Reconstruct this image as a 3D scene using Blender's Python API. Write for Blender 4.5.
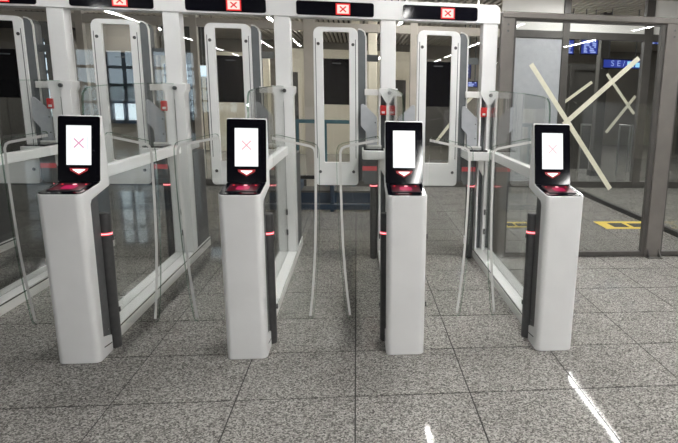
import bpy, bmesh, math, random
from mathutils import Matrix, Vector
random.seed(4)
for o in list(bpy.data.objects): bpy.data.objects.remove(o)
S = bpy.context.scene
COL = S.collection
# ------------------------------------------------------------------ camera
F, CX, CY = 631.5, 435.59, 240.2
YAW, PIT, ROL, CH = 0.1266, 0.2218, -0.0230, 1.513
def _axes():
    c, s = math.cos, math.sin
    f = Vector((s(YAW)*c(PIT), c(YAW)*c(PIT), -s(PIT)))
    r = Vector((c(YAW), -s(YAW), 0)); d = f.cross(r)
    return c(ROL)*r + s(ROL)*d, -s(ROL)*r + c(ROL)*d, f
RGT, DWN, FWD = _axes()
cam = bpy.data.cameras.new('camera'); co = bpy.data.objects.new('camera', cam); COL.objects.link(co)
m = Matrix.Identity(4)
for i in range(3):
    m[i][0], m[i][1], m[i][2] = RGT[i], -DWN[i], -FWD[i]
m[2][3] = CH
co.matrix_world = m
cam.sensor_width = 36; cam.lens = F/678*36
cam.shift_x = (339-CX)/678; cam.shift_y = (CY-221.5)/678
cam.clip_start = .05; cam.clip_end = 200
S.camera = co
def at(px, py, Y):
    """photo pixel -> point on the upright plane at depth Y"""
    d = RGT*((px-CX)/F) + DWN*((py-CY)/F) + FWD
    t = Y/d.y
    return d.x*t, CH + d.z*t
def onfloor(px, py, z=0.0):
    d = RGT*((px-CX)/F) + DWN*((py-CY)/F) + FWD
    t = (z-CH)/d.z
    return d.x*t, d.y*t
# ------------------------------------------------------------------ world, exposure
w = bpy.data.worlds.new('hall_ambient'); S.world = w; w.use_nodes = True
w.node_tree.nodes['Background'].inputs[0].default_value = (1.0, .98, .95, 1)
w.node_tree.nodes['Background'].inputs[1].default_value = .14
S.view_settings.view_transform = 'Standard'; S.view_settings.look = 'None'
S.view_settings.gamma = 1; S.view_settings.use_curve_mapping = False
S.view_settings.exposure = 0.12
S.cycles.transparent_max_bounces = 40
S.cycles.max_bounces = 10
LAMP = 110.0
CEIL = 3.2
# ------------------------------------------------------------------ materials
MATS = {}
def mat(name, col, rough=.5, metal=0, emit=None, es=0, spec=.5, coat=0):
    if name in MATS: return MATS[name]
    mm = bpy.data.materials.new(name); mm.use_nodes = True
    b = mm.node_tree.nodes['Principled BSDF']
    b.inputs['Base Color'].default_value = (*col, 1); b.inputs['Roughness'].default_value = rough
    b.inputs['Metallic'].default_value = metal; b.inputs['Specular IOR Level'].default_value = spec
    b.inputs['Coat Weight'].default_value = coat
    if emit: b.inputs['Emission Color'].default_value = (*emit, 1); b.inputs['Emission Strength'].default_value = es
    MATS[name] = mm; return mm
def noisy(mm, scale, lo, hi, detail=3, stretch=(1, 1, 1), rlo=None, rhi=None):
    """base colour (and roughness) from world-space noise between lo and hi"""
    nt = mm.node_tree; b = nt.nodes['Principled BSDF']
    g = nt.nodes.new('ShaderNodeNewGeometry'); mp = nt.nodes.new('ShaderNodeMapping'); mp.inputs['Scale'].default_value = stretch
    nz = nt.nodes.new('ShaderNodeTexNoise'); nz.inputs['Scale'].default_value = scale; nz.inputs['Detail'].default_value = detail
    r = nt.nodes.new('ShaderNodeValToRGB')
    r.color_ramp.elements[0].position = .35; r.color_ramp.elements[1].position = .65
    r.color_ramp.elements[0].color = (*lo, 1); r.color_ramp.elements[1].color = (*hi, 1)
    nt.links.new(g.outputs['Position'], mp.inputs[0]); nt.links.new(mp.outputs[0], nz.inputs['Vector'])
    nt.links.new(nz.outputs['Fac'], r.inputs[0]); nt.links.new(r.outputs[0], b.inputs['Base Color'])
    if rlo is not None:
        mr = nt.nodes.new('ShaderNodeMapRange'); mr.inputs[3].default_value = rlo; mr.inputs[4].default_value = rhi
        nt.links.new(nz.outputs['Fac'], mr.inputs[0]); nt.links.new(mr.outputs[0], b.inputs['Roughness'])
    return mm
def glassmat(name, tint=(.97, .98, .97), f0=.045, rough=0.0):
    mm = bpy.data.materials.new(name); mm.use_nodes = True; nt = mm.node_tree; nt.nodes.clear()
    out = nt.nodes.new('ShaderNodeOutputMaterial'); mix = nt.nodes.new('ShaderNodeMixShader')
    tr = nt.nodes.new('ShaderNodeBsdfTransparent'); tr.inputs[0].default_value = (*tint, 1)
    gl = nt.nodes.new('ShaderNodeBsdfGlossy'); gl.inputs['Roughness'].default_value = rough
    g = nt.nodes.new('ShaderNodeNewGeometry'); dt = nt.nodes.new('ShaderNodeVectorMath'); dt.operation = 'DOT_PRODUCT'
    ab = nt.nodes.new('ShaderNodeMath'); ab.operation = 'ABSOLUTE'
    om = nt.nodes.new('ShaderNodeMath'); om.operation = 'SUBTRACT'; om.inputs[0].default_value = 1
    pw = nt.nodes.new('ShaderNodeMath'); pw.operation = 'POWER'; pw.inputs[1].default_value = 5
    ma = nt.nodes.new('ShaderNodeMath'); ma.operation = 'MULTIPLY_ADD'; ma.inputs[1].default_value = .62*(1-f0); ma.inputs[2].default_value = f0
    L = nt.links.new
    L(g.outputs['Normal'], dt.inputs[0]); L(g.outputs['Incoming'], dt.inputs[1]); L(dt.outputs['Value'], ab.inputs[0])
    L(ab.outputs[0], om.inputs[1]); L(om.outputs[0], pw.inputs[0]); L(pw.outputs[0], ma.inputs[0])
    L(ma.outputs[0], mix.inputs[0]); L(tr.outputs[0], mix.inputs[1]); L(gl.outputs[0], mix.inputs[2]); L(mix.outputs[0], out.inputs[0])
    MATS[name] = mm; return mm
def granite():
    mm = mat('granite', (.3, .29, .28), .05, spec=.05); nt = mm.node_tree; b = nt.nodes['Principled BSDF']; L = nt.links.new
    g = nt.nodes.new('ShaderNodeNewGeometry')
    n1 = nt.nodes.new('ShaderNodeTexNoise'); n1.inputs['Scale'].default_value = 165; n1.inputs['Detail'].default_value = 5; n1.inputs['Roughness'].default_value = .7
    vo = nt.nodes.new('ShaderNodeTexVoronoi'); vo.inputs['Scale'].default_value = 135; sp = nt.nodes.new('ShaderNodeSeparateColor')
    av = nt.nodes.new('ShaderNodeMath'); av.operation = 'MULTIPLY_ADD'; av.inputs[1].default_value = .30
    hv = nt.nodes.new('ShaderNodeMath'); hv.operation = 'MULTIPLY'; hv.inputs[1].default_value = .70
    n2 = nt.nodes.new('ShaderNodeTexNoise'); n2.inputs['Scale'].default_value = 2.2; n2.inputs['Detail'].default_value = 3
    r = nt.nodes.new('ShaderNodeValToRGB'); e = r.color_ramp.elements
    e[0].position = .33; e[0].color = (.07, .067, .062, 1); e[1].position = .70; e[1].color = (.52, .50, .47, 1)
    x = e.new(.47); x.color = (.20, .192, .18, 1); x = e.new(.55); x.color = (.33, .318, .298, 1)
    mr = nt.nodes.new('ShaderNodeMapRange'); mr.inputs[3].default_value = .86; mr.inputs[4].default_value = 1.14
    mx = nt.nodes.new('ShaderNodeMix'); mx.data_type = 'RGBA'; mx.blend_type = 'MULTIPLY'; mx.inputs[0].default_value = 1
    L(g.outputs['Position'], n1.inputs['Vector']); L(g.outputs['Position'], n2.inputs['Vector'])
    L(g.outputs['Position'], vo.inputs['Vector']); L(vo.outputs['Color'], sp.inputs[0]); L(n1.outputs['Fac'], hv.inputs[0])
    L(sp.outputs[0], av.inputs[0]); L(hv.outputs[0], av.inputs[2]); L(av.outputs[0], r.inputs[0]); L(n2.outputs['Fac'], mr.inputs[0])
    L(r.outputs[0], mx.inputs[6]); L(mr.outputs[0], mx.inputs[7]); L(mx.outputs[2], b.inputs['Base Color'])
    rr = nt.nodes.new('ShaderNodeMapRange'); rr.inputs[3].default_value = .035; rr.inputs[4].default_value = .07
    L(n2.outputs['Fac'], rr.inputs[0]); L(rr.outputs[0], b.inputs['Roughness'])
    return mm
granite()
mat('grout', (.025, .024, .022), .8)
noisy(mat('white', (.80, .80, .795), .38), 6, (.785, .785, .78), (.815, .815, .81))
noisy(mat('white_satin', (.74, .735, .71), .45), 5, (.72, .715, .69), (.76, .755, .73))
noisy(mat('dark_plastic', (.10, .10, .102), .5), 30, (.09, .09, .092), (.11, .11, .112))
noisy(mat('post_grey', (.06, .06, .061), .42), 30, (.054, .054, .055), (.066, .066, .067))
mat('black_gloss', (.005, .005, .008), .06, spec=.25)
mat('black_panel', (.008, .008, .011), .28)
mat('black_rubber', (.01, .01, .01), .6)
noisy(mat('frame_grey', (.15, .138, .125), .5), 8, (.14, .129, .117), (.16, .147, .133))
noisy(mat('frame_dark', (.07, .065, .06), .5), 8, (.065, .06, .055), (.075, .07, .065))
noisy(mat('beige_frame', (.50, .455, .395), .5), 4, (.47, .43, .37), (.53, .48, .42))
noisy(mat('grey_wing', (.40, .415, .44), .45), 12, (.38, .395, .42), (.42, .435, .46))
noisy(mat('housing_grey', (.13, .14, .145), .5), 12, (.12, .13, .135), (.14, .15, .155))
noisy(mat('slat_paint', (.60, .56, .50), .6), 3, (.57, .53, .47), (.63, .59, .53), stretch=(1, .2, 1))
mat('void', (.02, .018, .017), .8)
noisy(mat('plaster', (.82, .81, .78), .8), 2, (.80, .79, .76), (.84, .83, .80))
noisy(mat('cream', (.76, .70, .57), .6), 2, (.73, .67, .54), (.79, .73, .60))
noisy(mat('beige_wall', (.22, .20, .172), .7), 1.5, (.20, .182, .156), (.24, .218, .188))
noisy(mat('dark_wall', (.05, .047, .043), .6), 1.5, (.04, .038, .035), (.06, .056, .05))
noisy(mat('tape', (.72, .70, .56), .6), 40, (.68, .66, .52), (.75, .73, .59))
mat('steel', (.45, .45, .44), .3, metal=1)
mat('bolt_metal', (.12, .12, .12), .35, metal=1)
mat('navy', (.02, .045, .085), .5)
mat('teal', (.04, .12, .15), .5)
mat('red_plastic', (.55, .02, .02), .4)
mat('yellow', (.75, .55, .08), .6)
mat('decal_white', (.66, .66, .64), .6)
mat('lamp', (1, 1, 1), .5, emit=(1, .985, .96), es=LAMP)
mat('screen_white', (.02, .02, .02), .3, emit=(.97, 1, 1), es=1.0)
mat('cross_pink', (.02, .02, .02), .3, emit=(.72, .28, .46), es=.95)
mat('cross_pale', (.02, .02, .02), .3, emit=(.84, .42, .47), es=1)
mat('cross_faint', (.02, .02, .02), .3, emit=(.86, .86, .83), es=1)
mat('cross_light', (.02, .02, .02), .3, emit=(.82, .56, .60), es=1)
mat('icon_grey', (.02, .02, .02), .3, emit=(.72, .80, .84), es=1)
mat('arrow_white', (.02, .02, .02), .3, emit=(1, .86, .84), es=1.6)
mat('arrow_red', (.02, .0, .0), .3, emit=(.30, .003, .01), es=1.0)
mat('led_red', (.05, .0, .0), .3, emit=(1, .05, .07), es=1.3)
mat('led_hot', (.05, .0, .0), .3, emit=(1, .42, .46), es=1.8)
mat('scan_magenta', (.05, .0, .0), .3, emit=(.70, .02, .13), es=.6)
mat('scan_dim', (.02, .0, .0), .3, emit=(.05, .001, .008), es=1)
mat('sign_red', (.05, .0, .0), .3, emit=(.75, .02, .02), es=1)
mat('sign_pink', (.05, .0, .0), .3, emit=(1, .70, .64), es=1.1)
mat('sign_cross', (.05, .0, .0), .3, emit=(.62, .01, .01), es=1)
mat('reflection_red', (.25, .10, .10), .4, emit=(.42, .03, .04), es=.5)  # dull self-lit red that stands for a reflection
mat('screen_blue', (.01, .01, .02), .3, emit=(.025, .05, .35), es=1)
mat('screen_text', (.01, .01, .02), .3, emit=(.45, .55, 1), es=1)
mat('sign_cyan', (.01, .01, .02), .3, emit=(.35, .75, 1), es=1.2)
mat('daylight', (.5, .5, .5), .5, emit=(.72, .88, 1), es=1.0)
mat('daylight_strong', (.5, .5, .5), .5, emit=(.70, .87, 1), es=3.5)
glassmat('glass', (.97, .978, .972), .028)
glassmat('glass_door', (.97, .975, .972), .04)
glassmat('glass_grey', (.955, .962, .958), .04)
glassmat('glass_edge', (.75, .86, .80), .15)
# ------------------------------------------------------------------ helpers
def link(o, parent=None):
    COL.objects.link(o)
    if parent: o.parent = parent
    return o
def thing(name, loc=(0, 0, 0), label=None, cat=None, group=None, kind=None, parent=None):
    o = bpy.data.objects.new(name, None); link(o, parent); o.location = loc; o.empty_display_size = .1
    return tag(o, label, cat, group, kind)
def tag(o, label=None, cat=None, group=None, kind=None):
    if label: o['label'] = label
    if cat: o['category'] = cat
    if group: o['group'] = group
    if kind: o['kind'] = kind
    return o
def finish(name, bm, mats, parent=None, loc=None, smooth=True, bev=0, bseg=2):
    bmesh.ops.remove_doubles(bm, verts=bm.verts, dist=1e-6)
    bmesh.ops.recalc_face_normals(bm, faces=bm.faces)
    me = bpy.data.meshes.new(name); bm.to_mesh(me); bm.free()
    for q in (mats if isinstance(mats, (list, tuple)) else [mats]): me.materials.append(MATS[q])
    if smooth:
        for p in me.polygons: p.use_smooth = True
        me.set_sharp_from_angle(angle=math.radians(32))
    o = bpy.data.objects.new(name, me); link(o, parent)
    if loc: o.location = loc
    if bev:
        b = o.modifiers.new('bevel', 'BEVEL'); b.width = bev; b.segments = bseg; b.limit_method = 'ANGLE'; b.angle_limit = math.radians(40)
    return o
def addbox(bm, x0, x1, y0, y1, z0, z1):
    v = [bm.verts.new((x, y, z)) for x in (x0, x1) for y in (y0, y1) for z in (z0, z1)]
    for f in ((0, 1, 3, 2), (4, 6, 7, 5), (0, 4, 5, 1), (2, 3, 7, 6), (0, 2, 6, 4), (1, 5, 7, 3)): bm.faces.new([v[i] for i in f])
def box(name, x0, x1, y0, y1, z0, z1, m, parent=None, bev=0, loc=None):
    bm = bmesh.new(); addbox(bm, x0, x1, y0, y1, z0, z1)
    return finish(name, bm, m, parent, loc, smooth=bool(bev), bev=bev)
def addprism(bm, pts, a, b, fn):
    """pts 2-D outline, extruded from a to b; fn(u,v,w)->xyz"""
    A = [bm.verts.new(fn(u, v, a)) for u, v in pts]; B = [bm.verts.new(fn(u, v, b)) for u, v in pts]
    bm.faces.new(A); bm.faces.new(B[::-1]); n = len(pts)
    for i in range(n): bm.faces.new((A[i], B[i], B[(i+1) % n], A[(i+1) % n]))
XZ = lambda u, v, w: (u, w, v)
YZ = lambda u, v, w: (w, u, v)
XY = lambda u, v, w: (u, v, w)
def prism(name, pts, a, b, fn, m, parent=None, bev=0, loc=None, smooth=True):
    bm = bmesh.new(); addprism(bm, pts, a, b, fn)
    return finish(name, bm, m, parent, loc, smooth=smooth, bev=bev)
def rrect(x0, x1, z0, z1, r, seg=6, rs=None):
    rs = rs or (r, r, r, r); out = []
    for (cx, cz, a0), q in zip(((x1, z1, 0), (x0, z1, 90), (x0, z0, 180), (x1, z0, 270)), rs):
        sx = -1 if cx == x1 else 1; sz = -1 if cz == z1 else 1
        for k in range(seg+1):
            a = math.radians(a0+90*k/seg); out.append((cx+sx*q+q*math.cos(a), cz+sz*q+q*math.sin(a)))
    return out
def addcyl(bm, c, r, z0, z1, n=24, axis='z'):
    pts = [(c[0]+r*math.cos(2*math.pi*k/n), c[1]+r*math.sin(2*math.pi*k/n)) for k in range(n)]
    addprism(bm, pts, z0, z1, {'z': XY, 'y': XZ, 'x': YZ}[axis])
def cyl(name, c, r, z0, z1, m, parent=None, axis='z', n=24, bev=0):
    bm = bmesh.new(); addcyl(bm, c, r, z0, z1, n, axis); return finish(name, bm, m, parent, bev=bev)
def strip2d(path, wd):
    """outline of a band of width wd along a 2-D path"""
    L, R = [], []
    for i, p in enumerate(path):
        a = path[max(i-1, 0)]; b = path[min(i+1, len(path)-1)]
        dx, dz = b[0]-a[0], b[1]-a[1]; l = math.hypot(dx, dz) or 1
        nx, nz = -dz/l*wd/2, dx/l*wd/2
        L.append((p[0]+nx, p[1]+nz)); R.append((p[0]-nx, p[1]-nz))
    return L+R[::-1]
def addring(bm, outer, inner, a, b, fn):
    n = len(outer)
    O = [[bm.verts.new(fn(u, v, w)) for u, v in outer] for w in (a, b)]
    I = [[bm.verts.new(fn(u, v, w)) for u, v in inner] for w in (a, b)]
    for i in range(n):
        j = (i+1) % n
        bm.faces.new((O[0][i], O[0][j], I[0][j], I[0][i])); bm.faces.new((O[1][i], I[1][i], I[1][j], O[1][j]))
        bm.faces.new((O[0][i], O[1][i], O[1][j], O[0][j])); bm.faces.new((I[0][i], I[0][j], I[1][j], I[1][i]))
def pane(name, x0, x1, y, z0, z1, m='glass', parent=None, th=.008):
    return box(name, x0, x1, y-th/2, y+th/2, z0, z1, m, parent)
def children(o): return [c for c in bpy.data.objects if c.parent == o]
def dup(root, loc=None, parent=None):
    r = root.copy(); COL.objects.link(r); r.parent = parent
    if loc: r.location = loc
    for c in children(root): dup(c, None, r)
    return r
ordw = ['leftmost', 'second', 'third', 'fourth', 'fifth', 'rightmost']
# ------------------------------------------------------------------ setting: floor, ceiling, walls
T = .6; X0 = -.6136; Y0 = 3.0271
fl = box('floor', -14, 14, -16, 24, -.2, -.003, 'grout'); tag(fl, 'speckled grey granite tile floor of the gate hall', 'floor', kind='structure')
gap = .0036; gapy = .0058
bm = bmesh.new(); addbox(bm, gap, T-gap, gapy, T-gapy, -.003, 0)
t0 = finish('tile', bm, 'granite', fl, smooth=False, bev=0)
first = True
ti0, ti1, tj0, tj1 = -6, 11, -3, 13
for i in range(ti0, ti1):
    for j in range(tj0, tj1):
        o = t0 if first else t0.copy()
        if not first: COL.objects.link(o)
        first = False
        o.location = (X0+i*T, Y0+j*T, random.uniform(-.0003, .0003))
bm = bmesh.new()
xa, xb, ya, yb = X0+ti0*T, X0+ti1*T, Y0+tj0*T, Y0+tj1*T
for r in ((-14, xa, -16, 24), (xb, 14, -16, 24), (xa, xb, -16, ya), (xa, xb, yb, 24)): addbox(bm, *r, -.003, 0)
o = finish('outer_paving', bm, 'granite', fl, smooth=False); o['kind'] = 'stuff'

ce = box('ceiling', -14, 14, -16, 24, CEIL+.12, CEIL+.3, 'void'); tag(ce, 'dark open ceiling with long slats', 'ceiling', kind='structure')
bm = bmesh.new(); addbox(bm, -.03, .03, 6.6, 22, CEIL+.02, CEIL+.1)
s0 = finish('slat', bm, 'slat_paint', ce, smooth=False)
n = 0
for k in range(-66, 84):
    o = s0 if n == 0 else s0.copy()
    if n: COL.objects.link(o)
    n += 1
    o.location = (k*.12, 0, 0)
tag(box('wall_back', -14, 14, 22, 22.2, 0, CEIL+.3, 'beige_wall'), 'distant beige end wall behind the gates', 'wall', kind='structure')
tag(box('wall_left', -11.2, -11, 8, 22, 0, CEIL+.3, 'beige_wall'), 'beige side wall beyond the gates on the left', 'wall', kind='structure')
tag(box('wall_right', 11, 11.2, 8, 22, 0, CEIL+.3, 'dark_wall'), 'dark side wall beyond the gates on the right', 'wall', kind='structure')
WF = -12.0
tag(box('wall_front', -14, 14, WF-.2, WF, 0, CEIL+.3, 'beige_wall'), 'beige wall behind the viewer, seen only in reflections', 'wall', kind='structure')
wn = thing('window_4', (-9.6, WF, .5), 'tall daylit window behind the viewer, mirrored in the left displays', 'window', kind='structure')
for c in range(5):
    for r in range(4): box('pane', c*.8+.06, c*.8+.74, .0, .03, r*.6+.05, r*.6+.55, 'daylight_strong', wn)
for c in range(6): box('mullion', c*.8-.06, c*.8+.06, 0, .08, -.05, 2.45, 'navy', wn)
for r in range(5): box('transom', -.06, 4.06, 0, .08, r*.6-.05, r*.6+.05, 'navy', wn)
# ------------------------------------------------------------------ ceiling strip lamps; runs over the lanes and far hall are added to brighten
def lamp(x, y0, y1, row, k):
    t = thing('strip_lamp', (x, y0, CEIL-.06), '%s white ceiling strip lamp from the front, %s' % (('first', 'second', 'third', 'fourth', 'fifth', 'sixth', 'seventh', 'eighth')[k-1], row), 'lamp', 'ceiling strip lamps')
    box('diffuser', -.03, .03, 0, y1-y0, -.012, 0, 'lamp', t)
    box('housing', -.04, .04, -.01, y1-y0+.01, 0, .06, 'white_satin', t)
    for q in (.2, .8): box('hanger', -.008, .008, (y1-y0)*q-.008, (y1-y0)*q+.008, .06, .18, 'steel', t)
for x, segs in ((3.62, ((-9, -6.4), (-5, -2.4), (-.8, 1.8), (3.2, 5.6), (7.6, 10.4), (12, 14.4), (16, 18.4))),
                (.99, ((-8, -5.6), (-3.5, -1.1), (1.0, 3.2), (4.2, 6.2), (7.7, 8.4), (8.6, 10.2), (13, 15), (17, 19))),
                (-1.9, ((-11, -8), (-6, -3.2), (4.4, 5.3), (13.4, 15.4), (17, 19))),
                (-3.0, ((-12, -9),)),
                (-5.2, ((-10, -7), (-5, -2.4), (13.2, 15.6), (17, 19))),
                (-8.2, ((13, 15.4), (17, 19))),
                (6.4, ((-8, -5.4), (-3, -.4), (2, 4.4), (4.8, 6.2), (12, 14), (16, 18)))):
    rw = {3.62: 'row above the right partition', .99: 'row above the third kiosk', -1.9: 'row above the leftmost kiosk', -3.0: 'row left of the leftmost kiosk', -5.2: 'row far to the left', -8.2: 'row along the left wall', 6.4: 'row far to the right'}[x]
    for k, (a, b) in enumerate(segs): lamp(x, a, b, rw, k+1)
# ------------------------------------------------------------------ kiosks
DIV = [-3.409, -2.486, -1.563, -.64, .283, 1.206]
PY = 3.545
def make_kiosk():
    t = thing('gate_kiosk', (0, PY, 0))
    prof = [(0, 0), (-.035, .971), (.240, 1.000), (.323, 1.365), (.350, 1.372), (.376, 1.06), (.370, .966), (.10, .922), (.08, .900), (.08, .128), (.2, .098), (.2, 0)]
    bm = bmesh.new(); addprism(bm, prof, -.114, .114, YZ)
    bm.edges.ensure_lookup_table()
    es = [e for e in bm.edges if all(v.co.y < 1e-6 for v in e.verts) and abs(e.verts[0].co.x-e.verts[1].co.x) < 1e-6]
    bmesh.ops.bevel(bm, geom=es, offset=.036, segments=8, profile=.5, affect='EDGES')
    finish('body', bm, 'white', t, bev=.005, bseg=3)
    sp = box('side_panel', -.105, .105, .075, .205, .09, .93, 'dark_plastic', t, bev=.004)
    for s in (-1, 1):
        cyl('screw', (.175, .14), .004, s*.105, s*.1065, 'steel', sp, axis='x', n=10)
        bm = bmesh.new(); addprism(bm, strip2d([(.075, .066), (.19, .052)], .006), s*.113, s*.1145, YZ)
        finish('groove', bm, 'black_rubber', t, smooth=False)
    # head front
    V = Vector((0, .083, .365)).normalized(); N = Vector((0, -V.z, V.y)); O = Vector((0, .240, 1.000))
    H = lambda u, v, q: tuple(O + Vector((u, 0, 0)) + V*v + N*q)
    hp = prism('front_panel', rrect(-.1125, .1125, .003, .3745, .010), -.004, .004, H, 'black_gloss', t, bev=.001)
    return t, hp, H
def kiosk_face(t, hp, H, cross, bars):
    sc = prism('screen', rrect(-.0665, .0665, .098, .322, .002, 2), .004, .0052, H, 'screen_white', t, smooth=False)
    c = (0, .222); h = .026
    bm = bmesh.new()
    for a, b in (((-h, -h), (h, h)), ((-h, h), (h, -h))):
        addprism(bm, strip2d([(c[0]+a[0], c[1]+a[1]), (c[0]+b[0], c[1]+b[1])], .0065), .0052, .0056, H)
    finish('cross_mark', bm, cross, sc, smooth=False)
    if bars:
        for u in (-.046, .046): prism('icon_border', rrect(u-.002, u+.002, .187, .257, .001, 1), .0052, .0055, H, 'icon_grey', sc, smooth=False)
    g = prism('arrow_glow', [(-.050, .080), (.050, .080), (.046, .066), (0, .040), (-.046, .066)], .004, .0046, H, 'arrow_red', t, smooth=False)
    prism('arrow_light', [(-.034, .074), (.034, .074), (.032, .069), (0, .049), (-.032, .069)], .0046, .0056, H, 'arrow_white', g, smooth=False)
    # reader shelf
    V = Vector((0, .275, .029)).normalized(); N = Vector((0, -V.z, V.y)).normalized()
    if N.z < 0: N = -N
    O = Vector((0, -.035, .971)); K = lambda u, v, q: tuple(O + Vector((u, 0, 0)) + V*v + N*q)
    sh = prism('reader_shelf', rrect(-.110, .110, .006, .274, .006, 4, (.004, .004, .032, .032)), -.003, .004, K, 'black_gloss', t, bev=.001)
    bm = bmesh.new(); addring(bm, rrect(-.085, .085, .06, .235, .008, 3), rrect(-.079, .079, .066, .229, .006, 3), .004, .008, K)
    finish('reader_frame', bm, 'black_panel', sh)
    prism('reader_window', rrect(-.079, .079, .066, .229, .006, 3), .004, .005, K, 'scan_dim', sh, smooth=False)
    prism('reader_light', rrect(-.036, .036, .105, .19, .02, 5), .005, .0055, K, 'scan_magenta', sh, smooth=False)
    prism('reader_lamp', [(.011*math.cos(a*math.pi/6)+.005, .205+.011*math.sin(a*math.pi/6)) for a in range(12)], .0055, .0065, K, 'led_hot', sh, smooth=False)
    for u in (-.062, .062): prism('indicator', rrect(u-.005, u+.005, .205, .216, .003, 2), .005, .006, K, 'led_red', sh, smooth=False)
crossm = ['cross_pink', 'cross_pale', 'cross_faint', 'cross_light']
klab = ['white kiosk with a vivid pink cross on its screen, leftmost of the four',
        'white kiosk with a pale pink cross on its screen, second from the left',
        'white kiosk with an almost blank screen, third from the left',
        'white kiosk in front of the taped glass partition, rightmost of the four']
k0 = make_kiosk()
for i in range(4):
    if i == 0: t = k0[0]
    else: t = dup(base_copy, (DIV[i+2], PY, 0))
    if i == 0:
        base_copy = t; roots = [t]
    else: roots.append(t)
for i, t in enumerate(roots):
    t.location = (DIV[i+2], PY, 0)
    kiosk_face(t, None, k0[2], crossm[i], i == 0)
    tag(t, klab[i], 'kiosk', 'gate kiosks')
# ------------------------------------------------------------------ barrier posts beside the kiosks and their glass leaves
def make_post(name, r, h, zr):
    t = thing(name)
    cyl('post', (0, 0), r, 0, h, 'post_grey', t, bev=.004)
    bm = bmesh.new()
    n = 28
    out = [((r+.0015)*math.cos(2*math.pi*k/n), (r+.0015)*math.sin(2*math.pi*k/n)) for k in range(n)]
    addprism(bm, out, zr-.0035, zr+.0035, XY)
    finish('light_ring', bm, 'led_hot', t)
    bm = bmesh.new(); out = [((r+.001)*math.cos(2*math.pi*k/n), (r+.001)*math.sin(2*math.pi*k/n)) for k in range(n)]
    for a, b in ((zr-.008, zr-.0035), (zr+.0035, zr+.008)): addprism(bm, out, a, b, XY)
    finish('light_ring_rim', bm, 'led_red', t)
    return t
p0 = make_post('barrier_post', .038, .82, .70)
used = False
kn = ['leftmost kiosk', 'second kiosk from the left', 'third kiosk from the left', 'rightmost kiosk']
for i in range(4):
    for s in ((-1, 1) if i < 3 else (-1,)):
        o = dup(p0) if used else p0; used = True
        o.location = (DIV[i+2]+s*(.09 if i == 2 and s > 0 else .104), PY+.26, 0)
        tag(o, 'dark post with red light ring, %s rear corner of the %s' % ('left' if s < 0 else 'right', kn[i]), 'barrier post', 'posts behind the kiosks')
def leaf_outline(x0=0):
    pts = [(.148+x0, .150), (.345, .147)]
    pts += [(.362, .155), (.370, .175)]
    for z, x in ((.3, .385), (.45, .398), (.62, .409), (.8, .415), (1.0, .419), (1.16, .420)): pts.append((x, z))
    pts += [(.418, 1.20), (.408, 1.225), (.385, 1.238), (.185, 1.282), (.165+x0*.6, 1.280), (.152+x0, 1.265)]
    return pts
STR = [(.205, 1.253), (.30, 1.234), (.37, 1.219), (.388, 1.208), (.397, 1.185), (.398, 1.1), (.397, 1.0), (.393, .8), (.387, .62), (.376, .45), (.363, .3), (.348, .17)]
def make_leaf(s):
    t = thing('glass_leaf')
    prism('glass', [(s*x, z) for x, z in leaf_outline(.014 if s < 0 else 0)], -.005, .005, XZ, 'glass', t, smooth=False)
    bm = bmesh.new(); addprism(bm, strip2d([(s*x, z) for x, z in STR], .014), -.0062, -.005, XZ)
    st = finish('white_stripe', bm, 'decal_white', t, smooth=False)
    bm = bmesh.new()
    for k in range(7):
        x = (.152 if s > 0 else .166)+k*.0085; z = 1.264-(x-.15)*.2
        addprism(bm, [(s*x, z-.008), (s*(x+.006), z-.009), (s*(x+.006), z+.007), (s*x, z+.008)], -.0062, -.005, XZ)
    finish('printed_marks', bm, 'decal_white', t, smooth=False)
    # shiny edge of the sheet
    o2 = leaf_outline(.014 if s < 0 else 0); path = [(s*x, z) for x, z in o2[1:]]
    bm = bmesh.new(); addprism(bm, strip2d(path, .0035), -.0052, .0052, XZ)
    finish('glass_rim', bm, 'glass_edge', t, smooth=False)
    for z in (.22, .66): box('hinge', *sorted((s*(.143 if s > 0 else .161), s*(.152 if s > 0 else .168))), -.007, .007, z, z+.03, 'dark_plastic', t, bev=.002)
    return t
LL, LR = make_leaf(1), make_leaf(-1)
lu = {1: False, -1: False}
for i in range(4):
    for s, src in ((1, LL), (-1, LR)):
        if i == 3 and s > 0: continue
        o = dup(src) if lu[s] else src; lu[s] = True
        o.location = (DIV[i+2]+(.018 if s < 0 else 0), PY+.26, 0)
        tag(o, 'clear glass leaf with curved white stripe, %s of the %s' % ('right' if s > 0 else 'left', kn[i]), 'gate leaf', 'glass gate leaves')
# ------------------------------------------------------------------ lane dividers
PF = 5.87
def make_divider():
    t = thing('lane_divider')
    b = box('base', -.083, .083, 3.852, 6.5, 0, .064, 'white_satin', t, bev=.003)
    box('shadow_joint', -.079, .079, 3.857, 6.49, .064, .075, 'black_rubber', b)
    box('base_cap', -.083, .083, 3.852, 6.5, .075, .087, 'white', t, bev=.003)
    g = [(3.928, .087), (3.928, 1.36), (3.934, 1.45), (3.955, 1.498), (4.0, 1.522), (4.12, 1.536), (4.5, 1.553), (5.0, 1.568), (5.5, 1.580), (5.83, 1.582), (5.83, .087)]
    gl = prism('glass', g, -.005, .005, YZ, 'glass', t, smooth=False)
    bm = bmesh.new(); addprism(bm, strip2d(g[:-1], .005), -.0055, .0055, YZ); finish('glass_rim', bm, 'glass_edge', gl, smooth=False)
    box('handrail', -.028, .028, 3.925, 5.828, .985, 1.058, 'white', t, bev=.006)
    box('rear_rail', -.028, .028, 6.02, 6.5, .985, 1.04, 'white', t, bev=.006)
    sp = box('rear_panel', -.075, .075, 6.03, 6.48, .087, .97, 'dark_plastic', t, bev=.004)
    return t
d0 = make_divider()
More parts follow.
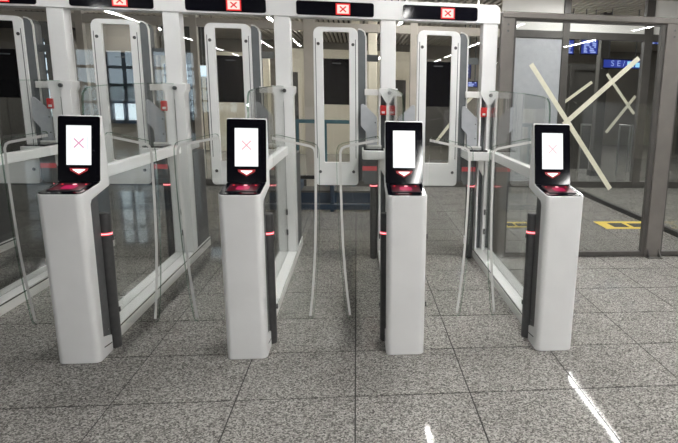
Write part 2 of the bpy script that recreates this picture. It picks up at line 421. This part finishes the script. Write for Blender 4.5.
dn = ['divider base at the far left edge behind the other dividers', 'divider left of the leftmost kiosk', 'divider running back from the leftmost kiosk', 'divider running back from the second kiosk from the left',
      'divider running back from the third kiosk from the left', 'divider running back from the rightmost kiosk']
for i, x in enumerate(DIV):
    o = d0 if i == 0 else dup(d0)
    o.location = (x, 0, 0)
    tag(o, 'glass lane %s, white rail' % dn[i], 'lane divider', 'glass lane dividers')
# ------------------------------------------------------------------ portal: header, columns, overhead displays
pt = thing('gate_portal', (0, PF, 0), 'white portal frame with columns and header over the gate lanes', 'portal')
XR = DIV[5]+.083
hd = prism('header', rrect(-3.55, XR, 2.175, 2.335, .05, 6, (.055, .002, .002, .002)), 0, .17, XZ, 'white', pt, bev=.004)
def column(i):
    x = DIV[i]
    up = box('column', x-.068, x+.068, .01, .16, 1.57, 2.178, 'white', pt, bev=.006)
    if i >= 4:
        lo = thing('lower_column', parent=pt)
        box('strip', x-.083, x-.066, -.03, .10, .087, 1.58, 'white', lo, bev=.002)
        box('strip', x+.066, x+.083, -.03, .10, .087, 1.58, 'white', lo, bev=.002)
        box('spine', x-.016, x+.016, -.045, .10, .087, 1.50, 'white', lo, bev=.002)
        box('infill', x-.066, x+.066, .06, .08, .087, 1.57, 'housing_grey', lo)
        prism('bracket', [(x-.083, 1.585), (x-.083, 1.555), (x-.018, 1.455), (x+.018, 1.455), (x+.083, 1.555), (x+.083, 1.585)], -.05, -.03, XZ, 'white', lo, bev=.003)
    else:
        lo = prism('lower_column', [(x-.083, .087), (x+.083, .087), (x+.083, 1.50), (x+.100, 1.535), (x+.100, 1.585), (x-.100, 1.585), (x-.100, 1.535), (x-.083, 1.50)], -.04, .12, XZ, 'white', pt, bev=.005)
        box('joint', x-.0015, x+.0015, -.0412, -.04, .087, 1.45, 'black_rubber', lo)
    cyl('knob', (x+.012, 1.545), .017, -.065, -.04, 'bolt_metal', lo, axis='y', n=16, bev=.003)
    for z in (.272, .46):
        box('clip', x-.009, x+.009, -.054, -.036, z-.026, z+.026, 'bolt_metal', lo, bev=.003)
    prism('cross_arm', [(x-.21, 1.575), (x-.06, 1.575), (x-.06, 1.52), (x-.21, 1.52)], .0, .05, XZ, 'white_satin', pt, bev=.003)
    if i >= 4: prism('cross_arm', [(x+.06, 1.575), (x+.08, 1.575), (x+.13, 1.54), (x+.13, 1.515), (x+.06, 1.515)], .0, .05, XZ, 'white_satin', pt, bev=.003)
for i in range(1, 6): column(i)
for i in range(0, 5):
    a, b = DIV[i]+.127, DIV[i+1]-.128
    p = prism('display_panel', rrect(a, b, 2.190, 2.306, .02, 5), -.006, .01, XZ, 'black_gloss', pt, bev=.001)
    c = DIV[i]+.527; z = 2.247
    box('icon_glow', c-.062, c+.062, -.0066, -.006, z-.047, z+.047, 'sign_red', p)
    box('icon_square', c-.050, c+.050, -.0074, -.0066, z-.036, z+.036, 'sign_pink', p)
    bm = bmesh.new()
    for q in (1, -1): addprism(bm, strip2d([(c-.026, z-.022*q), (c+.026, z+.022*q)], .011), -.008, -.0074, XZ)
    finish('icon_cross', bm, 'sign_cross', p, smooth=False)
for x in (.17, .45, 1.10, -1.3): cyl('hanger_rod', (x, .08), .011, 2.335, CEIL+.12, 'white_satin', pt, n=12)
# call points, wings, consoles and second posts at every column
cn = ['', 'column left of the leftmost kiosk', 'column behind the leftmost kiosk', 'column behind the second kiosk from the left', 'column behind the third kiosk from the left', 'column behind the rightmost kiosk']
def call_point(i):
    x = DIV[i]+(-.044 if i >= 4 else -.088)
    t = thing('call_point', (x, PF-.02, 1.35), 'red emergency call point on the white ' + cn[i], 'call point', 'red call points')
    box('case', -.027, .027, -.03, .055 if i >= 4 else .03, 0, .085, 'red_plastic', t, bev=.004)
    box('button_face', -.014, .014, -.033, -.029, .014, .034, 'decal_white', t, bev=.002)
for i in (1, 2, 4, 5): call_point(i)
WING = [(-.246, 1.25), (-.246, 1.425), (-.240, 1.441), (-.226, 1.445), (-.210, 1.436), (-.105, 1.338), (-.098, 1.32), (-.098, 1.066), (-.192, 1.066), (-.196, 1.19)]
def make_wing(s):
    t = thing('grey_wing'); 
    prism('panel', [(s*x, z) for x, z in WING], -.008, .008, XZ, 'grey_wing', t, bev=.003)
    lp_ = prism('lower_panel', [(s*x, z) for x, z in ((-.235, .975), (-.235, .77), (-.21, .72), (-.095, .72), (-.095, .975))], -.008, .008, XZ, 'housing_grey', t, bev=.003)
    box('reflected_band', *sorted((s*-.232, s*-.10)), -.0095, -.008, .845, .885, 'reflection_red', lp_)  # red reflection painted on the panel as a faintly glowing band, no lamp
    for z in (1.15, 1.28): cyl('pin', (s*-.115, z), .006, -.012, -.006, 'bolt_metal', t, axis='y', n=10)
    return t
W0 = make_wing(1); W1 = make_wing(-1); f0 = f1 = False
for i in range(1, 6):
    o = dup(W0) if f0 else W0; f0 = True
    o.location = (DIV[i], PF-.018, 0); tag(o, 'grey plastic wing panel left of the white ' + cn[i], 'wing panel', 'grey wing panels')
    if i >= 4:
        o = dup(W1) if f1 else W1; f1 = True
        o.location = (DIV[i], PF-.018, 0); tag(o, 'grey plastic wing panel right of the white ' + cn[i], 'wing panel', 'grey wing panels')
def make_console():
    t = thing('lane_console')
    def lshape(a, b, c, d, e, r):
        return [(c, e), (a, e)] + [(a+r-r*math.cos(q*math.pi/12), d+r-r*math.sin(q*math.pi/12)) for q in range(7)] + [(b, d), (b, 5.825), (c, 5.825)]
    prism('body', lshape(-.235, -.031, -.087, 5.52, 5.98, .045), .975, 1.052, XY, 'white', t, bev=.006)
    tr = prism('tray', lshape(-.222, -.05, -.09, 5.56, 5.97, .035), 1.052, 1.066, XY, 'black_gloss', t, bev=.003)
    box('tray_edge', -.19, -.06, 5.80, 5.82, 1.066, 1.082, 'white_satin', tr, bev=.002)
    prism('gusset', [(-.085, .975), (-.031, .975), (-.031, .80), (-.085, .89)], 5.80, 5.815, XZ, 'white_satin', t)
    return t
c0 = make_console(); q0 = make_post('barrier_post', .034, .975, .70)
for i in range(1, 6):
    o = c0 if i == 1 else dup(c0); o.location = (DIV[i], 0, 0)
    tag(o, 'white console with black top beside the ' + cn[i], 'console', 'lane consoles')
    o = q0 if i == 1 else dup(q0); o.location = (DIV[i]-.128, PF+.03, 0)
    tag(o, 'dark post with red light ring beside the ' + cn[i], 'barrier post', 'posts beside the columns')
# ------------------------------------------------------------------ glass doors with white frames, one per lane
def make_door():
    t = thing('glass_door')
    pane('glass', -.923+.086, -.086, 0, .10, 2.172, 'glass_door', t, .010)
    bm = bmesh.new(); n = 6
    addring(bm, rrect(-.660, -.268, .700, 2.10, .06, n, (.06, .06, .035, .035)), rrect(-.575, -.347, .912, 2.060, .012, n), -.045, -.006, XZ)
    fr = finish('frame', bm, 'white', t, bev=.004)
    for x in (-.640, -.290): box('slot', x-.003, x+.003, -.0465, -.045, .95, 2.0, 'housing_grey', fr)
    for x in (-.616, -.312):
        for z in (.826, 1.956):
            bm = bmesh.new(); addcyl(bm, (x, z), .014, -.050, -.044, 16, 'y'); finish('bolt', bm, 'bolt_metal', t, bev=.002)
    box('display', -.578, -.344, .008, .035, 1.432, 1.835, 'black_gloss', t, bev=.002)
    box('camera_bar', -.50, -.42, .004, .008, 1.79, 1.80, 'bolt_metal', t)
    prism('side_housing', rrect(-.268, -.200, .74, 2.085, .02, 5, (.05, .005, .005, .03)), -.03, .12, XZ, 'housing_grey', t, bev=.003)
    bm = bmesh.new(); addprism(bm, strip2d([(-.265, 2.093), (-.235, 2.088), (-.21, 2.07), (-.197, 2.03), (-.195, 1.5), (-.195, .80)], .012), -.034, -.02, XZ)
    finish('housing_trim', bm, 'white_satin', t)
    for z in (1.0, 1.85): box('hinge_arm', -.2, -.086, .02, .05, z-.03, z+.03, 'housing_grey', t, bev=.003)
    return t
g0 = make_door()
gn = ['at the left edge of the picture', 'behind and right of the leftmost kiosk', 'behind the second kiosk from the left', 'in the middle lane', 'right of the third kiosk']
gl_ = {1: 'above the left picture edge lane', 2: 'in the lane right of the leftmost kiosk', 3: 'in the lane behind the second kiosk from the left',
       4: 'in the middle lane left of the third kiosk', 5: 'in the lane right of the third kiosk'}
gl_[1] = 'at the left edge of the picture'
for i in range(1, 6):
    o = g0 if i == 1 else dup(g0); o.location = (DIV[i], PF+.075, 0)
    tag(o, 'glass door with white rounded frame and black display, ' + gl_[i], 'glass door', 'framed glass doors')
# ------------------------------------------------------------------ taped glass partition on the right
pr = thing('glass_partition', (1.30, PF, 0), 'grey framed glass partition right of the gates, taped with crossed strips', 'partition')
PX = 1.30
def P_(x): return x-PX
box('post', P_(1.30), P_(1.415), -.03, .06, 0, 2.25, 'frame_grey', pr, bev=.006)
box('post', P_(2.865), P_(3.02), -.03, .06, 0, 2.25, 'frame_grey', pr, bev=.006)
box('top_rail', P_(1.30), P_(5.2), -.035, .065, 2.225, 2.285, 'frame_grey', pr, bev=.012)
for a, b in ((1.415, 2.865), (3.02, 5.1)):
    bm = bmesh.new(); addring(bm, [(P_(a), .01), (P_(b), .01), (P_(b), 2.225), (P_(a), 2.225)], [(P_(a)+.022, .055), (P_(b)-.045, .055), (P_(b)-.045, 2.208), (P_(a)+.022, 2.208)], -.012, .04, XZ)
    finish('pane_frame', bm, 'frame_dark', pr, smooth=False, bev=.004)
    pane('pane', P_(a)+.02, P_(b)-.04, .012, .05, 2.21, 'glass', pr)
for x in (1.357, 2.94):
    for z in (2.17, 2.115): cyl('bolt', (P_(x), z), .010, -.036, -.03, 'bolt_metal', pr, axis='y', n=12)
ft = box('foot_plate', P_(2.865), P_(3.02), -.10, -.03, 0, .008, 'frame_dark', pr)
for x in (2.885, 3.0): prism('gusset', [(-.095, .008), (-.03, .008), (-.03, .085)], P_(x)-.006, P_(x)+.006, YZ, 'frame_dark', ft, smooth=False)
def tape(p, q, Y, wd, label):
    (x0, z0), (x1, z1) = at(*p, Y), at(*q, Y)
    t = prism('tape_strip', strip2d([(0, 0), (x1-x0, z1-z0)], wd), -.0008, 0, XZ, 'tape', None, smooth=False, loc=(x0, Y, z0))
    tag(t, label, 'tape', 'tape strips on glass')
ty = PF+.0075
tape((531, 64), (610, 189), ty, .045, 'long cream tape strip falling to the right on the near glass partition')
tape((639, 58), (563.5, 124.5), ty-.001, .045, 'long cream tape strip rising to the right on the near glass partition')
# ------------------------------------------------------------------ far side: second partition, fascia, signs
FY = 10.9
fp = thing('rear_partition', (0, FY, 0), 'tall framed glass partition standing across the hall behind the gates', 'partition')
def X_(px, py=60): return at(px, py, FY)[0]
posts = [(192, 199, 'beige_frame'), (304, 315, 'beige_frame'), (410, 417, 'beige_frame'), (560.5, 567, 'frame_dark'), (641.5, 649.5, 'frame_dark'), (80, 87, 'beige_frame')]
for a, b, mm in posts: box('post', X_(a), X_(b), -.06, .06, 0, CEIL+.02, mm, fp, bev=.004)
box('beam', -6.5, X_(500), -.05, .05, 2.53, 2.66, 'beige_frame', fp, bev=.004)
box('beam', X_(500), 7.5, -.05, .05, 2.54, 2.66, 'frame_dark', fp, bev=.004)
box('plinth', -6.5, 7.5, -.05, .05, 0, .11, 'frame_dark', fp, bev=.004)
xs = [-6.5]+sorted(X_((a+b)/2) for a, b, _ in posts)+[7.5]
for a, b in zip(xs[:-1], xs[1:]):
    pane('pane', a+.05, b-.05, 0, .11, 2.53, 'glass_grey', fp)
a, b = X_(567), X_(641.5)
box('fascia', a, b, -.02, .02, 2.66, 2.84, 'plaster', fp)
box('fascia', X_(500), X_(560.5), -.02, .02, 2.66, CEIL+.02, 'plaster', fp)
box('fascia', X_(649.5), 7.5, -.02, .02, 2.66, CEIL+.02, 'plaster', fp)
box('frosted_panel', X_(503), X_(560.5), -.02, .02, .11, 2.53, 'grey_wing', fp)
fy = FY-.0055
tape((607, 74), (634, 114), fy, .05, 'cream tape strip falling to the right on the rear partition, seen under the blue sign')
tape((635.5, 96), (606, 132.5), fy-.001, .05, 'cream tape strip rising to the right on the rear partition, seen under the blue sign')
tape((562, 104), (592, 82), fy, .05, 'cream tape strip on the rear partition, short one behind the near long strips')
tape((436, 142), (450, 124), fy, .05, 'cream tape strip low on the rear partition, seen right of the third kiosk')
tape((459, 110), (472, 97), fy, .05, 'short cream tape strip seen between the door right of the third kiosk and its column')
# perpendicular partition
lp = thing('glass_screen', (3.70, 6.3, 0), 'glass screen on a black floor rail running away behind the right partition', 'glass screen')
box('floor_rail', -.03, .03, 0, 4.45, 0, .06, 'black_rubber', lp, bev=.004)
box('pane', -.005, .005, 0, 4.45, .06, 1.5, 'glass', lp)
# floor marks
def floor_sign(p, q, label):
    x0, y0 = onfloor(*p); x1, y1 = onfloor(*q)
    t = thing('floor_marking', ((x0+x1)/2, (y0+y1)/2, .001), label, 'floor sign', 'yellow floor markings')
    hx, hy = abs(x1-x0)/2, abs(y1-y0)/2
    box('yellow_base', -hx, hx, -hy, hy, 0, .001, 'yellow', t)
    box('dark_print', -hx*.62, -hx*.10, -hy*.55, hy*.55, .001, .0016, 'black_rubber', t)
    box('dark_print', hx*.05, hx*.85, -hy*.55, hy*.45, .001, .0016, 'black_rubber', t)
floor_sign((607, 229), (648, 221.5), 'yellow and black sticker on the floor behind the taped partition')
floor_sign((504, 227.5), (526, 222), 'yellow floor sticker seen through the glass beside the rightmost kiosk')
# hanging screens and sign
def hang_screen(p, q, Y, label, rows):
    (x0, z1), (x1, z0) = at(*p, Y), at(*q, Y)
    t = thing('flight_screen', ((x0+x1)/2, Y, z0), label, 'screen', 'blue flight screens')
    hw, h = (x1-x0)/2, z1-z0
    box('case', -hw-.02, hw+.02, 0, .06, -.02, h+.02, 'black_panel', t, bev=.005)
    d = box('display', -hw, hw, -.004, 0, 0, h, 'screen_blue', t)
    bm = bmesh.new()
    for r in range(rows):
        z = h*(.12+.76*r/(rows-1)); x = -hw*.7
        while x < hw*.6:
            l = random.uniform(.04, .12); addbox(bm, x, min(x+l, hw*.8), -.005, -.004, z-.012, z+.012); x += l+.06
    finish('text_rows', bm, 'screen_text', d, smooth=False)
    for s in (-1, 1): cyl('hanger', (s*hw*.6, .03), .012, h, CEIL+.12-z0, 'dark_plastic', t, n=8)
hang_screen((566, 40), (573, 54), 12.2, 'narrow blue flight screen partly hidden by the rear partition post', 6)
hang_screen((582, 40), (597, 54), 12.2, 'blue flight screen hanging behind the taped partition', 7)
hang_screen((649, 39), (661, 44), 12.2, 'blue flight screen at the top right beside the partition post', 3)
hang_screen((463, 64), (470, 78), 12.6, 'blue flight screen seen between a white door and the last column', 4)
hang_screen((467, 82), (477, 86.5), 12.4, 'small bright blue screen seen beside the last white column', 3)
Y = 12.0
(x0, z1), (x1, z0) = at(604, 59.5, Y), at(641, 68.5, Y)
t = thing('hanging_sign', (x0, Y, z0), 'long blue lit overhead sign behind the crossing tape strips', 'sign')
box('case', -.02, x1-x0+.02, 0, .08, -.02, z1-z0+.02, 'black_panel', t, bev=.005)
sf = box('sign_face', 0, x1-x0, -.004, 0, 0, z1-z0, 'screen_blue', t)
for k, s_ in enumerate(('S', 'E', '/')):
    cu = bpy.data.curves.new('letter', 'FONT'); cu.body = s_; cu.size = .15; cu.extrude = .001
    o = bpy.data.objects.new('letter', cu); me = bpy.data.meshes.new_from_object(o); bpy.data.objects.remove(o)
    me.materials.append(MATS['screen_text']); o = bpy.data.objects.new('letter', me); link(o, sf)
    o.rotation_euler = (math.pi/2, 0, 0); o.location = (.14+k*.12, -.006, .03)
box('bright_pictogram', (x1-x0)*.62, (x1-x0)*.8, -.006, -.004, .02, z1-z0-.02, 'sign_cyan', sf)
box('bright_pictogram', (x1-x0)*.84, (x1-x0)*.97, -.006, -.004, .02, z1-z0-.04, 'sign_cyan', sf)
for q in (.15, .85): cyl('hanger', ((x1-x0)*q, .04), .012, z1-z0, CEIL+.12-z0, 'dark_plastic', t, n=8)
# ------------------------------------------------------------------ far hall behind the rear partition
BY = 17.0
def facade(name, px0, px1, py0, Y, m, label, cat, doors=(), base=0.0, th=.25):
    x0 = at(px0, 100, Y)[0]; x1 = at(px1, 100, Y)[0]; z1 = at((px0+px1)/2, py0, Y)[1]
    t = thing(name, (x0, Y, 0), label, cat)
    box('wall', 0, x1-x0, 0, th, base, z1, m, t)
    for a, b, c, d in doors:
        xa, zt = at(a, c, Y); xb, zb = at(b, d, Y); zb = max(zb, 0.0)
        box('door_leaf', xa-x0, xb-x0, -.03, 0, zb, zt, 'dark_wall', t)
        bm = bmesh.new(); e = .09
        addring(bm, [(xa-x0-e, zb-.001), (xb-x0+e, zb-.001), (xb-x0+e, zt+e), (xa-x0-e, zt+e)], [(xa-x0, zb), (xb-x0, zb), (xb-x0, zt), (xa-x0, zt)], -.08, 0, XZ)
        finish('door_frame', bm, m, t, smooth=False)
    return t
facade('office_front', 282, 412, 50, BY, 'cream', 'cream office front with dark doorways far behind the middle lanes', 'office front', ((290, 300, 72, 150), (361, 367, 60, 150), (394, 405, 80, 150)))
facade('office_front', 200, 270, 52, BY+.6, 'cream', 'pale cream office front far behind the second kiosk', 'office front', ((206, 214, 76, 150), (256, 261, 70, 150)))
facade('counter_hall', 412, 500, 60, BY-1.2, 'beige_wall', 'beige counter hall front far behind the lane right of the third kiosk', 'counter front', ((424, 452, 88, 146),))
facade('dark_shop', -60, 36, 50, 16.5, 'dark_wall', 'dark shop front far behind the lane at the left picture edge', 'shop front', ((-20, 10, 62, 150),))
facade('panelled_front', 62, 102, 40, 16.2, 'beige_wall', 'brown panelled front far behind the first white column', 'wall front', ((70, 76, 46, 150), (86, 97, 60, 150)))
facade('office_front', 143, 180, 52, 16.4, 'cream', 'cream front with dark doorway far behind the second white column', 'wall front', ((164, 172, 64, 150),))
facade('dark_shop', 566, 604, 64, 14.0, 'dark_wall', 'dark closed shop front behind the taped partition', 'shop front', ((574, 592, 70, 175),))
for a, b, c, lab in ((352, 360, 50, 'cream square column far behind, left of the third kiosk column'), (368, 377, 50, 'cream square column directly left of the third white gate column')):
    x0 = at(a, 100, 15)[0]; x1 = at(b, 100, 15)[0]
    t = thing('hall_column', (x0, 15, 0), lab, 'column', 'cream hall columns'); box('shaft', 0, x1-x0, 0, .3, 0, CEIL+.12, 'cream', t, bev=.02); box('plinth', -.03, x1-x0+.03, -.03, .33, 0, .15, 'frame_grey', t, bev=.005)
for a, b, lab in ((597, 606, 'dark brown square column behind the taped partition'), ):
    x0 = at(a, 100, 12.6)[0]; x1 = at(b, 100, 12.6)[0]
    t = thing('hall_column', (x0, 12.6, 0), lab, 'column'); box('shaft', 0, x1-x0, 0, .2, 0, CEIL+.12, 'frame_dark', t, bev=.01); box('plinth', -.02, x1-x0+.02, -.02, .22, 0, .12, 'black_rubber', t, bev=.005)
# steel turnstile gates far right
def barrier(p, label):
    x, y = onfloor(*p); t = thing('steel_barrier', (x, y, 0), label, 'barrier', 'steel barriers')
    for k in (0, .24, .30):
        bm = bmesh.new(); addcyl(bm, (k, 0), .02, 0, 1.02, 12); finish('upright', bm, 'steel', t)
    box('top_bar', -.02, .32, -.02, .02, 1.0, 1.04, 'steel', t, bev=.01)
    pane('panel', .03, .21, 0, .15, .9, 'glass_grey', t)
barrier((616, 172), 'steel tube barrier behind the taped partition, right one'); barrier((578, 172), 'steel tube barrier behind the taped partition, left one')
# windows with daylight on the left
def window(n, px0, py0, px1, py1, Y, cols, rows, label):
    (x0, z1), (x1, z0) = at(px0, py0, Y), at(px1, py1, Y)
    t = thing('window_%d' % n, (x0, Y, z0), label, 'window', kind='structure'); W, Hh = x1-x0, z1-z0
    box('window_surround', -.5, W+.5, .05, .25, -z0, CEIL+.12-z0, 'beige_wall' if n == 1 else 'dark_wall', t)
    for c in range(cols):
        for r in range(rows):
            box('pane', W*c/cols+.05, W*(c+1)/cols-.05, .02, .05, Hh*r/rows+.04, Hh*(r+1)/rows-.04, 'daylight', t)
    for c in range(cols+1): box('mullion', W*c/cols-.04, W*c/cols+.04, -.03, .05, -.04, Hh+.04, 'navy', t)
    for r in range(rows+1): box('transom', -.04, W+.04, -.03, .05, Hh*r/rows-.04, Hh*r/rows+.04, 'navy', t)
window(1, 108, 60, 140, 122, 16, 2, 3, 'daylit window far behind the lane right of the leftmost kiosk')
window(2, 41, 40, 49, 118, 16, 1, 5, 'narrow daylit window far behind, left of the first white column')
window(3, 183, 62, 192, 120, 17.5, 1, 3, 'narrow daylit window far behind, right of the second white column')
(x0, z1), (x1, z0) = at(200, 66, 14), at(216, 77, 14)
t = thing('light_box', (x0, 14, z0), 'bright white lit box hanging far behind the second kiosk lane', 'lit sign')
box('case', -.02, x1-x0+.02, 0, .1, -.02, z1-z0+.02, 'white_satin', t); box('lit_face', 0, x1-x0, -.004, 0, 0, z1-z0, 'daylight', t)
for q in (.15, .85): cyl('hanger', ((x1-x0)*q, .05), .01, z1-z0, CEIL+.12-z0, 'dark_plastic', t, n=8)
# blue conveyor frame behind the middle lane
x0, y0 = onfloor(297, 212); x1, _ = onfloor(383, 209)
t = thing('blue_bench', (x0, y0, 0), 'long navy blue metal bench frame beyond the middle lane doors', 'bench')
L = x1-x0
box('lower_beam', 0, L, 0, .10, .03, .10, 'navy', t, bev=.006)
box('apron', 0, L, .12, .15, .10, .24, 'navy', t, bev=.004)
box('seat', 0, L, .12, .55, .24, .27, 'frame_dark', t, bev=.01)
box('back_bar', 0, L, .6, .64, .36, .41, 'black_rubber', t, bev=.006)
for q in (0, .38, .97): 
    box('leg', L*q, L*q+.05, .02, .62, 0, .36, 'navy', t, bev=.004)
(xa, za) = at(292, 121, 10.6); (xb, zb) = at(356, 121, 10.6)
t = thing('teal_barrier', (xa, 10.6, 0), 'teal horizontal barrier bar on posts behind the middle lane', 'barrier')
box('bar', 0, xb-xa, -.02, .02, za-.03, za+.03, 'teal', t, bev=.005)
for q in (.06, .5, .94): box('upright', (xb-xa)*q, (xb-xa)*q+.04, -.018, .018, 0, za-.03, 'teal', t)
